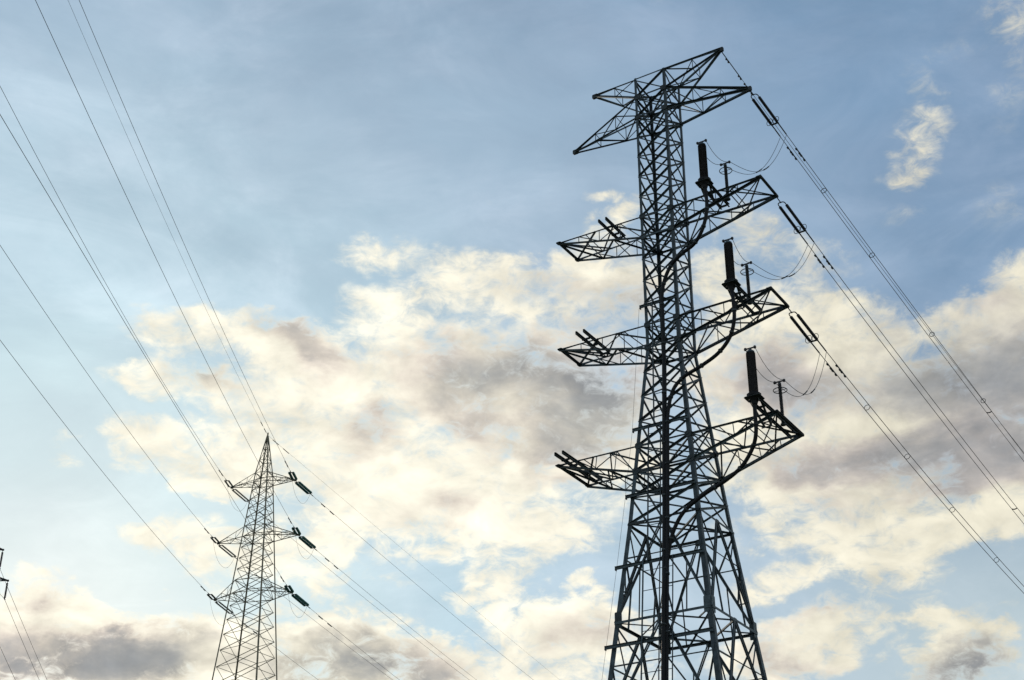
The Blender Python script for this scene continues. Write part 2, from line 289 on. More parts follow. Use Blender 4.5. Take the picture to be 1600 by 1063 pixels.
# ------------------------------------------------------------------ ground
def make_ground():
    m = bpy.data.materials.new('meadow_grass'); m.use_nodes = True; nt = m.node_tree; b = nt.nodes['Principled BSDF']
    tc = nt.nodes.new('ShaderNodeTexCoord'); n1 = nt.nodes.new('ShaderNodeTexNoise'); n1.inputs['Scale'].default_value = 0.08; n1.inputs['Detail'].default_value = 8
    n2 = nt.nodes.new('ShaderNodeTexNoise'); n2.inputs['Scale'].default_value = 14; n2.inputs['Detail'].default_value = 6
    mx = nt.nodes.new('ShaderNodeMath'); mx.operation = 'MULTIPLY'
    r = nt.nodes.new('ShaderNodeValToRGB'); r.color_ramp.elements[0].position = 0.1; r.color_ramp.elements[0].color = (0.035, 0.05, 0.02, 1)
    r.color_ramp.elements[1].position = 0.5; r.color_ramp.elements[1].color = (0.12, 0.115, 0.055, 1)
    for n in (n1, n2): nt.links.new(tc.outputs['Object'], n.inputs['Vector'])
    nt.links.new(n1.outputs['Fac'], mx.inputs[0]); nt.links.new(n2.outputs['Fac'], mx.inputs[1])
    nt.links.new(mx.outputs[0], r.inputs['Fac']); nt.links.new(r.outputs['Color'], b.inputs['Base Color']); b.inputs['Roughness'].default_value = 0.95
    vs = []; fs = []; rings = [0.0, 30, 80, 160, 320, 700, 1600, 4000, 9000]; n = 48
    vs.append((0, 60, 0))
    for i, R in enumerate(rings[1:]):
        for k in range(n):
            a = 2 * math.pi * k / n; vs.append((R * math.cos(a), 60 + R * math.sin(a), 0.0))
    for k in range(n): fs.append((0, 1 + k, 1 + (k + 1) % n))
    for i in range(len(rings) - 2):
        for k in range(n): fs.append((1 + i * n + k, 1 + (i + 1) * n + k, 1 + (i + 1) * n + (k + 1) % n, 1 + i * n + (k + 1) % n))
    o = obj('ground', vs, fs, m); tag(o, 'grassy ground reaching to the horizon under the pylons', None, kind='structure')
make_ground()

# ------------------------------------------------------------------ the tall terminal pylon
BIG_C = V(10.1225, 82.2592, 0.0); BIG_RZ = math.radians(-32.557)
ca, sa = math.cos(BIG_RZ), math.sin(BIG_RZ)
def BW(a, d, z): return V(BIG_C.x + a * ca - d * sa, BIG_C.y + a * sa + d * ca, z)      # pylon frame -> world

Z1, Z2, Z3 = 67.24, 65.66, 63.97
U2, D2, U3, D3, U4, D4, ZP, ZQ = 55.77, 54.16, 47.52, 45.87, 38.97, 37.27, 33.85, 27.75
def bw(z): return 1.155 if z >= D3 else 1.155 + (D3 - z) * 0.09495 + max(0.0, ZP - z) * 0.019
def bc(k, z): w = bw(z); return V(CORN[k][0] * w, CORN[k][1] * w, z)

def leg_mesh(par, k, zs, wfun, s, t, mat, name='leg'):
    """an L-section corner leg that follows wfun(z) through the heights zs, its heel turned outwards"""
    sx, sy = CORN[k]; vs = []; fs = []
    prof = [(0, 0), (1, 0), (1, None), (None, None), (None, 1), (0, 1)]
    for i, z in enumerate(zs):
        w = wfun(z); ss = s[i]; tt = t * ss
        P = [(0, 0), (ss, 0), (ss, tt), (tt, tt), (tt, ss), (0, ss)]
        for u, v in P: vs.append(V(sx * (w + 0.03 - u), sy * (w + 0.03 - v), z))
    for i in range(len(zs) - 1):
        for j in range(6): fs.append((i * 6 + j, i * 6 + (j + 1) % 6, (i + 1) * 6 + (j + 1) % 6, (i + 1) * 6 + j))
    fs += [tuple(range(6)), tuple((len(zs) - 1) * 6 + j for j in range(6))]
    return obj(name, vs, fs, mat, par, origin=vs[0])

def build_big():
    T = empty('lattice_pylon', BIG_C, BIG_RZ)
    tag(T, 'tall dark steel terminal pylon with eight arms and black cables down its front', 'pylon')
    for k in range(4):
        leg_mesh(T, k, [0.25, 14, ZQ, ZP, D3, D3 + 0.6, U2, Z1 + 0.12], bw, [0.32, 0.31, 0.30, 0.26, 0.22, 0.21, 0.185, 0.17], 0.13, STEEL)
        w = bw(0); f = 0.7; c = V(CORN[k][0] * w, CORN[k][1] * w, 0)
        plate('footing', c + V(0, 0, 0.12), V(1, 0, 0), V(0, 1, 0), V(0, 0, 1), 1.5, 1.5, 0.42, CONCRETE, T, 0.15)
    def lin(a, b, n): return [a + (b - a) * i / n for i in range(n + 1)]
    xs = [Z1, Z2] + lin(Z3, U2, 5) + lin(D2, U3, 4) + lin(D3, U4, 4) + lin(D4, ZP, 2)
    for i in range(len(xs) - 1):                            # crossed braces, panel by panel, on all four faces
        zt, zb = xs[i], xs[i + 1]; s = 0.125 if zt > D3 else 0.135
        for f, (k0, k1) in enumerate(FACES):
            n = NORM[f]
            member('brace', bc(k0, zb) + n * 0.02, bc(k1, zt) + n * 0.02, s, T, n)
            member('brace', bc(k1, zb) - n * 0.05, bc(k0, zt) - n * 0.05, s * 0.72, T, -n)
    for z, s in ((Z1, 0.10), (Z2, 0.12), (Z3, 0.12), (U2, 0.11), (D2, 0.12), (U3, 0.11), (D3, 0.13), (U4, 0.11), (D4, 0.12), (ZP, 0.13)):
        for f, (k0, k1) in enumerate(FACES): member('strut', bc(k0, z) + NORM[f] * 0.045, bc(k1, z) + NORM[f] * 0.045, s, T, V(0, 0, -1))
        if z != Z1:
            member('plan_brace', bc(0, z), bc(2, z), s * 0.8, T, V(0, 0, 1)); member('plan_brace', bc(1, z) - V(0, 0, 0.1), bc(3, z) - V(0, 0, 0.1), s * 0.8, T, V(0, 0, 1))
    # legs spread below: inverted-V bracing with secondary members
    ks = [ZP, ZQ, 20.6, 12.0, 0.5]
    for i in range(4):
        zt, zb = ks[i], ks[i + 1]
        for f, (k0, k1) in enumerate(FACES):
            n = NORM[f]; a0, a1, b0, b1 = bc(k0, zt), bc(k1, zt), bc(k0, zb), bc(k1, zb); M = (a0 + a1) / 2; Mb = (b0 + b1) / 2
            for a, b, kk, far in ((a0, b0, k0, b1), (a1, b1, k1, b0)):
                e = (b - M).normalized(); sd = n.cross(e) * 0.065
                member('main_diagonal', M + sd + n * 0.03, b + sd * 0.5 + n * 0.03, 0.10, T, n); member('main_diagonal', M - sd + n * 0.03, b - sd * 0.5 + n * 0.03, 0.10, T, -n)
                for g, hz in ((0.36, 0.02), (0.70, 0.30)):
                    N = M.lerp(b, g); Lg = a.lerp(b, g)
                    member('secondary_brace', N, Lg, 0.075, T, V(0, 0, 1)); member('secondary_brace', N, a.lerp(b, hz), 0.085, T, n)
                N = M.lerp(b, 0.5); member('secondary_brace', N, b.lerp(Mb, 0.5) if i < 3 else b.lerp(Mb, 0.3), 0.085, T, n)
                member('secondary_brace', M.lerp(b, 0.36), M.lerp(far, 0.36), 0.07, T, V(0, 0, 1)) if kk == k0 else None
            if i < 3: member('strut', b0 + n * 0.045, b1 + n * 0.045, 0.15, T, V(0, 0, -1))
            plate('gusset_plate', M + n * 0.07 - V(0, 0, 0.1), n.cross(V(0, 0, 1)), V(0, 0, 1), n, 0.5, 0.42, 0.02, STEEL, T, 0.4)
            for kk in (k0, k1):
                if i < 3:
                    q = bc(kk, zb); s_ = n.cross(V(0, 0, 1)); s_ = s_ if s_.dot(-q) > 0 else -s_
                    plate('gusset_plate', q + s_ * 0.20 + n * 0.05 + V(0, 0, 0.15), s_, V(0, 0, 1), n, 0.44, 0.95, 0.02, STEEL, T, 0.12)
        if i < 3:
            mids = [(bc(a, zb) + bc(b, zb)) / 2 for a, b in FACES]
            for j in range(4):
                member('plan_brace', mids[j], mids[(j + 1) % 4], 0.10, T, V(0, 0, 1))
                member('plan_brace', bc(FACES[j][1], zb), (mids[j] + mids[(j + 1) % 4]) / 2, 0.07, T, V(0, 0, 1))
            member('plan_brace', mids[0], mids[2] - V(0, 0, 0.08), 0.09, T, V(0, 0, 1))
    for z in (Z2, Z3, U2, D2, U3, D3, U4, D4):              # gusset plates where the arms meet the legs
        for f, (k0, k1) in enumerate(FACES):
            n = NORM[f]; s_ = n.cross(V(0, 0, 1))
            for kk in (k0, k1):
                q = bc(kk, z); sd = s_ if s_.dot(-q) > 0 else -s_
                plate('gusset_plate', q + sd * 0.13 + n * 0.075, sd, V(0, 0, 1), n, 0.44, 0.40 if f % 2 == 0 else 0.32, 0.016, STEEL_DULL, T, 0.45)

    def pointed_arm(sgn, zu, zl, tip, sc, nm, n=4):
        A = empty(nm, (0, 0, 0), parent=T); fr, bk = (1, 2) if sgn > 0 else (0, 3); tip = Vector(tip)
        u0, u1, l0, l1 = bc(fr, zu), bc(bk, zu), bc(fr, zl), bc(bk, zl); e = V(sgn, 0, 0)
        tu, tl = tip + V(0, 0, 0.10), tip - V(0, 0, 0.06)
        for p, q, h in ((u0, tu + V(0, -.05, 0), V(0, -1, 0)), (u1, tu + V(0, .05, 0), V(0, 1, 0)), (l0, tl + V(0, -.07, 0), V(0, -1, 0)), (l1, tl + V(0, .07, 0), V(0, 1, 0))): member('chord', p, q, sc, A, h)
        for a, b, h in ((u0, l0, V(0, -1, 0)), (u1, l1, V(0, 1, 0))): truss_face(A, a, tip, b, tip, n, 0.07, h)
        truss_face(A, u0, tip, u1, tip, n, 0.06, V(0, 0, 1), posts=True, start=1); truss_face(A, l0, tip, l1, tip, n, 0.07, V(0, 0, -1), posts=True)
        plate('tip_plate', tip + e * 0.02, e, V(0, 0, 1), V(0, 1, 0), 0.42, 0.34, 0.16, STEEL_DULL, A); return A
    for s_, z_ in ((1, 68.05), (-1, 68.15)): pointed_arm(s_, Z1, Z2, (s_ * 4.95, 0, z_), 0.11, 'earth_peak_arm', 2)
    for s_ in (1, -1): pointed_arm(s_, Z2, Z3, (s_ * 6.7, 0.08, Z3), 0.14, 'cross_arm', 3)

    beams = {U2: (3.66, 4.22, -2.15, 1.0), U3: (5.12, 5.68, -2.5, 1.5), U4: (6.45, 7.0, -3.6, 2.35)}
    beamsL = {U2: (3.40, 3.95, -2.0, 0.75), U3: (5.08, 5.64, -2.38, 1.2), U4: (6.34, 6.88, -3.12, 1.95)}
    for U, D in ((U2, D2), (U3, D3), (U4, D4)):
        wt = 1.27 if U > D3 else 1.86; n = 4
        for s_ in (1, -1):
            A = empty('cross_arm', (0, 0, 0), parent=T); fr, bk = (1, 2) if s_ > 0 else (0, 3)
            hl = 7.45 if U > D3 else 7.36; tf, tb = V(s_ * hl, -wt, U), V(s_ * hl, wt, U); u0, u1, l0, l1 = bc(fr, U), bc(bk, U), bc(fr, D), bc(bk, D)
            dz = V(0, 0, 0.07)
            for p, q, sc, h in ((u0, tf, 0.10, V(0, -1, 0)), (u1, tb, 0.12, V(0, 1, 0)), (l0, tf - dz, 0.15, V(0, -1, 0)), (l1, tb - dz, 0.15, V(0, 1, 0))): member('chord', p, q, sc, A, h)
            bar('end_beam', tf + V(0, -0.12, -0.03), tb + V(0, 0.12, -0.03), channel_prof(0.17, 0.12, 0.02), A, V(0, 0, 1), STEEL_DULL)
            truss_face(A, u0, tf, l0, tf - dz, n, 0.07, V(0, -1, 0), start=1); truss_face(A, u1, tb, l1, tb - dz, n, 0.07, V(0, 1, 0), start=1)
            truss_face(A, u0, tf, u1, tb, 3, 0.085, V(0, 0, 1), posts=True, start=0 if s_ > 0 else 1); truss_face(A, l0, tf - dz, l1, tb - dz, 3, 0.10, V(0, 0, -1), posts=True, start=1)
            member('brace', u0.lerp(tf, 0.55), tb, 0.11, A, V(0, 0, 1)); member('brace', u1.lerp(tb, 0.55) - V(0, 0, 0.04), tf - V(0, 0, 0.04), 0.08, A, V(0, 0, 1))
            for q in (tf, tb): plate('tip_plate', q + V(-s_ * 0.05, 0, -0.02), V(1, 0, 0), V(0, 1, 0), V(0, 0, 1), 0.36, 0.36, 0.05, STEEL_DULL, A)
            a0, a1, d0, d1 = (beams if s_ > 0 else beamsL)[U]
            for a in (a0, a1): bar('mounting_beam', V(s_ * a, d0, U + 0.20), V(s_ * a, d1, U + 0.20), channel_prof(0.22, 0.11, 0.018), A, V(0, 0, 1), STEEL_DULL)
            for dd in (d0 + 0.9, d0 + 1.9, d1 - 0.3): bar('cross_piece', V(s_ * a0, dd, U + 0.09), V(s_ * a1, dd, U + 0.09), box_prof(0.10, 0.12), A, V(0, 0, 1), STEEL_DULL)
            if s_ > 0:
                plate('support_shelf', V((a0 + a1) / 2, d0 + 0.12, U + 0.335), V(1, 0, 0), V(0, 1, 0), V(0, 0, 1), 1.0, 0.86, 0.03, STEEL_DULL, A, 0.2)
                for sd in (-1, 1): member('bracket', V((a0 + a1) / 2 + sd * 0.3, d0 + 0.2, U + 0.30), V((a0 + a1) / 2 + sd * 0.2, -wt + 0.1, U - 0.75), 0.10, A, V(sd, 0, 0), STEEL_DULL)
                for q in (0.35, 0.66): bar('cable_cleat', V(a0 - 0.1, -wt * 0.98, U - 0.15 - q), V(a1, -wt * 0.98, U - 0.15 - q), box_prof(0.06, 0.06), A, V(0, 0, 1), STEEL_DULL)

    # cable tray up the middle of the front face
    def fd(z, off): return -(bw(z) + off)
    def face_bar(nm, a0, a1, z, off, prof, mat): return bar(nm, V(a0, fd(z, off), z), V(a1, fd(z, off), z), prof, T, V(0, 0, 1), mat)
    for z, ex in ((48.85, 0.28), (40.05, 0.30), (35.6, 0.30), (31.1, 0.42), (26.3, 0.40), (20.6, 0.4), (14, 0.4), (7, 0.4)):
        face_bar('tray_beam', -(bw(z) + ex), bw(z) + 0.02, z, 0.17, channel_prof(0.20, 0.10, 0.018), STEEL)
        plate('beam_end_plate', V(-(bw(z) + ex), fd(z, 0.12), z), V(0, 1, 0), V(0, 0, 1), V(1, 0, 0), 0.20, 0.26, 0.03, STEEL_DULL, T)
    segs = [(48.85, 40.05, (-0.48,)), (40.05, 31.1, (-0.85, -0.03, 0.53)), (31.1, 1.0, (-1.13, -0.05, 0.78))]
    for zt, zb, aa in segs:
        for a in aa: member('tray_rail', V(a, fd(zt, 0.30), zt + 0.1), V(a, fd(zb, 0.30), zb), 0.075 if a > -0.2 else 0.10, T, V(0, -1, 0))
        z = zt - 0.6
        while z > zb + 0.2:
            face_bar('tray_rung', min(aa), max(max(aa), 0.42), z, 0.34, box_prof(0.035, 0.03), STEEL); z -= 1.22
    return T
PYLON = build_big()

# three power cables, sealing ends, post insulators
def smooth_path(pts, per=8):
    pts = [Vector(p) for p in pts]; P = [pts[0] * 2 - pts[1]] + pts + [pts[-1] * 2 - pts[-2]]; out = []
    for i in range(1, len(P) - 2):
        for j in range(per):
            t = j / per; a, b, c, d = P[i - 1], P[i], P[i + 1], P[i + 2]
            out.append(0.5 * ((2 * b) + (c - a) * t + (2 * a - 5 * b + 4 * c - d) * t * t + (3 * b - a - 3 * c + d) * t ** 3))
    out.append(pts[-1]); return out
SEAL = [(3.97, -2.05, U2), (5.40, -2.38, U3), (6.72, -3.48, U4)]
POST = [(4.62, 0.05, U2), (5.62, -0.20, U3), (6.95, 0.10, U4)]
NAMES = ['upper', 'middle', 'lower']
CAB = [
 [(3.97, -2.05, U2 + 0.3), (4.05, -2.1, 54.6), (3.98, -2.2, 53.5), (3.6, -2.2, 52.45), (2.95, -2.05, 51.8), (2.04, -1.9, 51.48), (1.2, -1.74, 51.05), (0.62, -1.66, 50.2), (0.30, -1.58, 49.1)],
 [(5.40, -2.38, U3 + 0.3), (5.5, -2.5, 46.6), (5.43, -2.44, 45.35), (4.98, -2.29, 44.32), (4.1, -2.13, 43.59), (2.92, -2.02, 43.12), (1.66, -1.98, 42.7), (0.9, -1.98, 42.0), (0.52, -2.05, 40.6)],
 [(6.72, -3.48, U4 + 0.3), (6.68, -3.45, 38.2), (6.6, -3.35, 37.2), (6.24, -3.15, 36.43), (5.48, -3.03, 35.54), (4.39, -2.9, 34.97), (2.88, -2.85, 34.40), (1.55, -2.85, 33.6), (0.78, -2.86, 32.4), (0.46, -2.95, 31.0)]]
for i in range(3):
    off = (0.30, 0.50, 0.40)[i]; fo = (0.47, 0.47, 0.64)[i]; pts = list(CAB[i]); z = pts[-1][2] - 1.6
    while z > 0.4: pts.append((off, -(bw(z) + fo), z)); z -= 3.0
    pts.append((off, -(bw(0) + fo), -0.2))
    path = [BW(*p) for p in smooth_path(pts, 6)]; o = tube('power_cable', path, 0.12, SHEATH, n=10)
    for j in range(9, len(path) - 2, 7 if i < 2 else 8): tube('cleat', [path[j] + (path[j + 1] - path[j]).normalized() * q for q in (-0.06, 0.06)], 0.155, STEEL_DULL, o, 10)
    tag(o, ('thick black cable curving from the %s right arm into the pylon front' % NAMES[i]), 'cable', 'black power cables on the terminal pylon')

def crossbar(par, c, u, mat=RUBBER):
    c = Vector(c); u = Vector(u).normalized(); bar('terminal_bar', c - u * 0.30, c + u * 0.30, box_prof(0.07, 0.07), par, V(0, 0, 1), mat)
    for s in (-1, 1): lathe('terminal_knob', c + u * (0.30 * s) - V(0, 0, 0.09), c + u * (0.30 * s) + V(0, 0, 0.09), [(0, 0.05), (0.2, 0.085), (0.8, 0.085), (1, 0.05)], mat, par, 10)
ua = V(ca, sa, 0)
SEAL_TOP = []; POST_TOP = []
for i in range(3):
    a, d, U = SEAL[i]; b = BW(a, d, U + 0.35)
    S = empty('cable_sealing_end', b); tag(S, 'fat black ribbed sealing end standing on the %s right arm' % NAMES[i], 'sealing end', 'sealing ends on the right arms')
    lathe('base_box', (0, 0, -0.42), (0, 0, 0.32), [(0, 0.16), (0.25, 0.22), (0.62, 0.40), (0.64, 0.43), (0.86, 0.43), (0.88, 0.30), (1, 0.28)], SHEATH, S, 12)
    lathe('insulator', (0, 0, 0.32), (0, 0, 2.92), shed_prof(34, 0.235, 0.278), PORCELAIN, S, 20)
    lathe('top_cap', (0, 0, 2.92), (0, 0, 3.22), [(0, 0.26), (0.3, 0.24), (0.6, 0.14), (0.65, 0.08), (1, 0.08)], STEEL, S, 14)
    crossbar(S, (0, 0, 3.24), ua); SEAL_TOP.append(b + V(0, 0, 3.24))
    a, d, U = POST[i]; b = BW(a, d, U + 0.05)
    S = empty('post_insulator', b); tag(S, 'slim post insulator with ring on the %s right arm' % NAMES[i], 'insulator', 'post insulators on the right arms')
    lathe('foot', (0, 0, -0.05), (0, 0, 0.25), [(0, 0.17), (0.3, 0.17), (0.35, 0.11), (1, 0.11)], STEEL_DULL, S, 12)
    lathe('insulator', (0, 0, 0.25), (0, 0, 2.62), shed_prof(26, 0.075, 0.115), RUBBER, S, 12)
    lathe('top_fitting', (0, 0, 2.62), (0, 0, 2.80), [(0, 0.10), (0.6, 0.10), (1, 0.05)], STEEL_DULL, S, 10)
    crossbar(S, (0, 0, 2.84), ua); torus('corona_ring', (0, 0, 2.25), (0, 0, 1), 0.41, 0.028, STEEL_DULL, S)
    for s in (-1, 1): bar('ring_arm', V(0, 0, 2.25) + ua * (0.08 * s), V(0, 0, 2.25) + ua * (0.40 * s), box_prof(0.03, 0.02), S, V(0, 0, 1), STEEL_DULL)
    POST_TOP.append(b + V(0, 0, 2.88))

# ------------------------------------------------------------------ conductors leaving the terminal pylon
def para(P0, az, b, c, ts): h = V(math.cos(az), math.sin(az), 0); return [Vector(P0) + h * t + V(0, 0, b * t + c * t * t) for t in ts]
def damper(par, p, dirv, mat=STEEL_DULL, s=1.0):
    p = Vector(p); dirv = Vector(dirv).normalized()
    bar('vibration_damper', p - dirv * (0.28 * s) - V(0, 0, 0.10), p + dirv * (0.28 * s) - V(0, 0, 0.10), box_prof(0.03, 0.03), par, V(0, 0, 1), mat)
    for sd in (-1, 1): lathe('damper_weight', p + dirv * (0.16 * s * sd) - V(0, 0, 0.10), p + dirv * (0.36 * s * sd) - V(0, 0, 0.10), [(0, 0.05), (0.2, 0.075), (0.9, 0.075), (1, 0.05)], mat, par, 8)
AZB = math.radians(56.0); hB = V(math.cos(AZB), math.sin(AZB), 0); nB = V(math.sin(AZB), -math.cos(AZB), 0)
TIPS = [BW(6.78, 0.1, Z3 - 0.05), BW(7.45, 1.40, U2 - 0.05), BW(7.45, 1.40, U3 - 0.05)]
BQ = [(-0.112, 0.00028), (-0.150, 0.00060), (-0.165, 0.00110)]
ARMN = ['top', 'second', 'third']
SP = [(), (), (12.4, 19.6, 28.6, 38.6)]
SPB = [(47.8,), (47.0,), (60.0,)]
for i in range(3):
    P0 = TIPS[i]; b, c = BQ[i]; f = lambda t: P0 + hB * t + V(0, 0, b * t + c * t * t); sep = 0.23
    S = empty('tension_insulator_set', P0); tag(S, 'twin dark insulator strings pulling off the %s right arm of the tall pylon' % ARMN[i], 'insulator', 'tension insulators of the tall pylon')
    L = lambda t, s=0.0, z=0.0: f(t) - P0 + nB * s + V(0, 0, z)
    bar('link', L(0), L(0.62), box_prof(0.05, 0.05), S, V(0, 0, 1), STEEL_DULL)
    torus_pts = [L(1.0, -sep), L(0.72, -sep), L(0.58, -sep * 0.6), L(0.58, sep * 0.6), L(0.72, sep), L(1.0, sep)]
    tube('yoke_plate', smooth_path(torus_pts, 4), 0.035, STEEL_DULL, S, 8)
    for s in (-1, 1):
        lathe('insulator_string', L(0.95, sep * s), L(3.75, sep * s), shed_prof(30, 0.055, 0.105), RUBBER, S, 10)
        torus('corona_ring', L(3.55, sep * s), (f(3.6) - f(3.0)).cross(V(0.1, 0, 1)) * 0.5 + hB, 0.26, 0.022, STEEL_DULL, S, up=(0, 0, 1))
    bar('lower_yoke', L(3.86, -sep - 0.06), L(3.86, sep + 0.06), box_prof(0.06, 0.12), S, V(0, 0, 1), STEEL_DULL)
    B = empty('conductor_bundle', f(3.9)); tag(B, 'twin bundled conductors descending right from the %s arm of the tall pylon' % ARMN[i], 'power line', 'twin conductors of the tall pylon')
    ts = [3.86 + (150 - 3.86) * (j / 60) ** 1.4 for j in range(61)]
    for s in (-1, 1):
        tube('wire', [f(t) - f(3.9) + nB * (sep * s) for t in ts], 0.024, ALU, B, 6)
        tube('clamp', [f(t) - f(3.9) + nB * (sep * s) for t in (3.86, 4.5, 5.2)], 0.045, STEEL_DULL, B, 6)
        damper(B, f(6.9 + 0.2 * s) - f(3.9) + nB * (sep * s), f(8) - f(6)); damper(B, f(7.7 + 0.2 * s) - f(3.9) + nB * (sep * s), f(8) - f(6))
    for t in SP[i]: torus('spacer', f(t) - f(3.9), f(t + 1) - f(t), 0.20, 0.022, STEEL_DULL, B, 16, 5)
    for t in SPB[i]: tube('spacer', [f(t) - f(3.9) + nB * (sep * q) + V(0, 0, -0.07 * (1 - q * q)) for q in (-1, -.5, 0, .5, 1)], 0.05, SHEATH, B, 6)
    # jumper wires: sealing end -> post insulator -> up to the conductors
    for k, s in enumerate((-1, 1)):
        p0 = SEAL_TOP[i] + ua * (0.30 * s); p1 = POST_TOP[i] + ua * (0.30 * s); p2 = f(5.25) + nB * (sep * s) - V(0, 0, 0.03)
        pts = [p0 + (p1 - p0) * (j / 8) - V(0, 0, 0.55 * 4 * (j / 8) * (1 - j / 8)) for j in range(9)]
        h = JUMP[i]
        for j in range(1, 21):
            t = j / 20; q = p1.lerp(p2, t); zc = (1 - t) ** 3 * p1.z + 3 * (1 - t) ** 2 * t * (p1.z - h[0]) + 3 * (1 - t) * t * t * (p1.z - h[1]) + t ** 3 * p2.z
            tx = 3 * (1 - t) * t * t * 0.35 + t ** 3 + 3 * (1 - t) ** 2 * t * 0.35; xy = p1.lerp(p2, 3 * (1 - t) ** 2 * t * 0.38 + 3 * (1 - t) * t * t * h[2] + t ** 3); pts.append(V(xy.x, xy.y, zc))
        o = tube('jumper_wire', pts, 0.017, ALU, n=6)
        tag(o, '%s jumper wire drooping from the %s sealing end to the conductors' % (('left', 'right')[k], NAMES[i]), 'jumper wire', 'jumper wires of the tall pylon')
        tube('jumper_clamp', [pts[19], pts[20], pts[21]], 0.04, STEEL_DULL, o, 6)

PE = BW(4.98, 0, 68.0)
b, c = -0.115, 0.00045; f = lambda t: PE + hB * t + V(0, 0, b * t + c * t * t)
E = tube('earth_wire', [f(150 * (j / 60) ** 1.4) for j in range(61)], 0.017, ALU, n=6); tag(E, 'single earth wire running down right from the peak of the tall pylon', 'power line')
tube('armour_rod', [f(0.1), f(1.5), f(3.2)], 0.035, STEEL_DULL, E, 6)
for t in (1.0, 2.9, 3.8, 4.6): damper(E, f(t), f(t + 1) - f(t), s=0.6)
for t in (17.2, 26.7, 40.2, 53.6): torus('damper_ring', f(t), f(t + 1) - f(t), 0.22, 0.03, STEEL_DULL, E, 14, 5)
# thin down-lead beside the left leg
pts = []
for z in (63.9, 48.85, 40.05, 35.6, 31.1, 26.3, 20.6, 14, 7, 0.1):
    pts.append(BW(-(bw(z) + (0.36 if z < 50 else 0.05)), -(bw(z) + 0.12), z))
tag(tube('earth_lead', pts[1:], 0.010, ALU, n=5), 'thin earth lead hanging beside the left leg of the tall pylon', 'cable')

# ------------------------------------------------------------------ the smaller pylons
def small_pylon(name, label, C, rz, wtop, slope, ztop, arms, zpan, mat, leg_s, br_s, peak):
    """arms: list of (z upper, z lower, half length); zpan: list of panel heights from arm top to ground"""
    T = empty(name, C, rz); tag(T, label, 'pylon')
    w0 = wtop; zt0 = arms[0][0]
    zb = arms[2][1]
    def wf(z): return w0 + (zt0 - z) * slope + max(0.0, zb - z) * slope * 0.33 if z <= zt0 else max(0.04, w0 * (ztop - z) / (ztop - zt0))
    def cc(k, z): w = wf(z); return V(CORN[k][0] * w, CORN[k][1] * w, z)
    for k in range(4):
        leg_mesh(T, k, [0.2, 12, 25, zt0, ztop - 0.05], wf, [leg_s * 1.5, leg_s * 1.4, leg_s * 1.25, leg_s, leg_s * 0.75], 0.14, mat)
        plate('footing', cc(k, 0) + V(0, 0, 0.1), V(1, 0, 0), V(0, 1, 0), V(0, 0, 1), 1.1, 1.1, 0.36, CONCRETE, T, 0.15)
    for i in range(len(zpan) - 1):
        a, b = zpan[i], zpan[i + 1]; s = br_s * (1.0 if a < zt0 else 0.75)
        for f, (k0, k1) in enumerate(FACES):
            n = NORM[f]; member('brace', cc(k0, b) + n * 0.015, cc(k1, a) + n * 0.015, s, T, n, mat); member('brace', cc(k1, b) - n * 0.03, cc(k0, a) - n * 0.03, s, T, -n, mat)
    for z in [zpan[1], zpan[2]] + [q for a in arms for q in a[:2]]:
        for f, (k0, k1) in enumerate(FACES): member('strut', cc(k0, z) + NORM[f] * 0.03, cc(k1, z) + NORM[f] * 0.03, br_s * 1.15, T, V(0, 0, -1), mat)
    tube('peak_spike', [V(0, 0, ztop - 0.25), V(0, 0, ztop + 0.25)], 0.07, mat, T, 6)
    for zu, zl, half in arms:
        for s_ in (1, -1):
            A = empty('cross_arm', (0, 0, 0), parent=T); fr, bk = (1, 2) if s_ > 0 else (0, 3); tip = V(s_ * half, 0, zl)
            u0, u1, l0, l1 = cc(fr, zu), cc(bk, zu), cc(fr, zl), cc(bk, zl)
            for p, q, h in ((u0, tip + V(0, -.03, .05), V(0, -1, 0)), (u1, tip + V(0, .03, .05), V(0, 1, 0)), (l0, tip - V(0, .04, 0), V(0, -1, 0)), (l1, tip + V(0, .04, 0), V(0, 1, 0))): member('chord', p, q, br_s * 1.25, A, h, mat)
            truss_face(A, u0, tip, l0, tip, 3, br_s * 0.8, V(0, -1, 0), mat=mat); truss_face(A, u1, tip, l1, tip, 3, br_s * 0.8, V(0, 1, 0), mat=mat)
            truss_face(A, l0, tip, l1, tip, 3, br_s * 0.8, V(0, 0, -1), mat=mat, start=1)
            plate('tip_plate', tip, V(1, 0, 0), V(0, 0, 1), V(0, 1, 0), 0.26, 0.2, 0.10, mat, A)
    return T

SC = 0.85
SM_C = V(-22.30, 122.416, 0); SM_RZ = math.radians(-16.527)
def zs(z): return z * SC + 1.7
U = [zs(62.2535), zs(56.149), zs(50.177)]; D = [zs(61.169), zs(54.969), zs(48.81)]
HL = [3.65 * SC, 4.55 * SC, 4.25 * SC]
def lin(a, b, n): return [a + (b - a) * i / n for i in range(n)]
zp = [58.4, 57.2, 55.9] + [U[0]] + lin(D[0], U[1], 5) + lin(D[1], U[2], 4) + [U[2], D[2]]
zp = [58.4, 57.15, 55.9, U[0], D[0]] + lin(D[0], U[1], 5)[1:] + [U[1], D[1]] + lin(D[1], U[2], 4)[1:] + [U[2], D[2]]
z = D[2]; h = 1.18
while z - h > 0.8: z -= h; zp.append(z); h *= 1.055
zp.append(0.3)
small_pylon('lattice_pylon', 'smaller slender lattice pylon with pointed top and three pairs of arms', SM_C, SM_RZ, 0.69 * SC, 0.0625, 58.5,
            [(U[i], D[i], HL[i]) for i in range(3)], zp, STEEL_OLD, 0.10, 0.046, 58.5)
cs, ss = math.cos(SM_RZ), math.sin(SM_RZ)
def SW(a, d, z): return V(SM_C.x + a * cs - d * ss, SM_C.y + a * ss + d * cs, z)

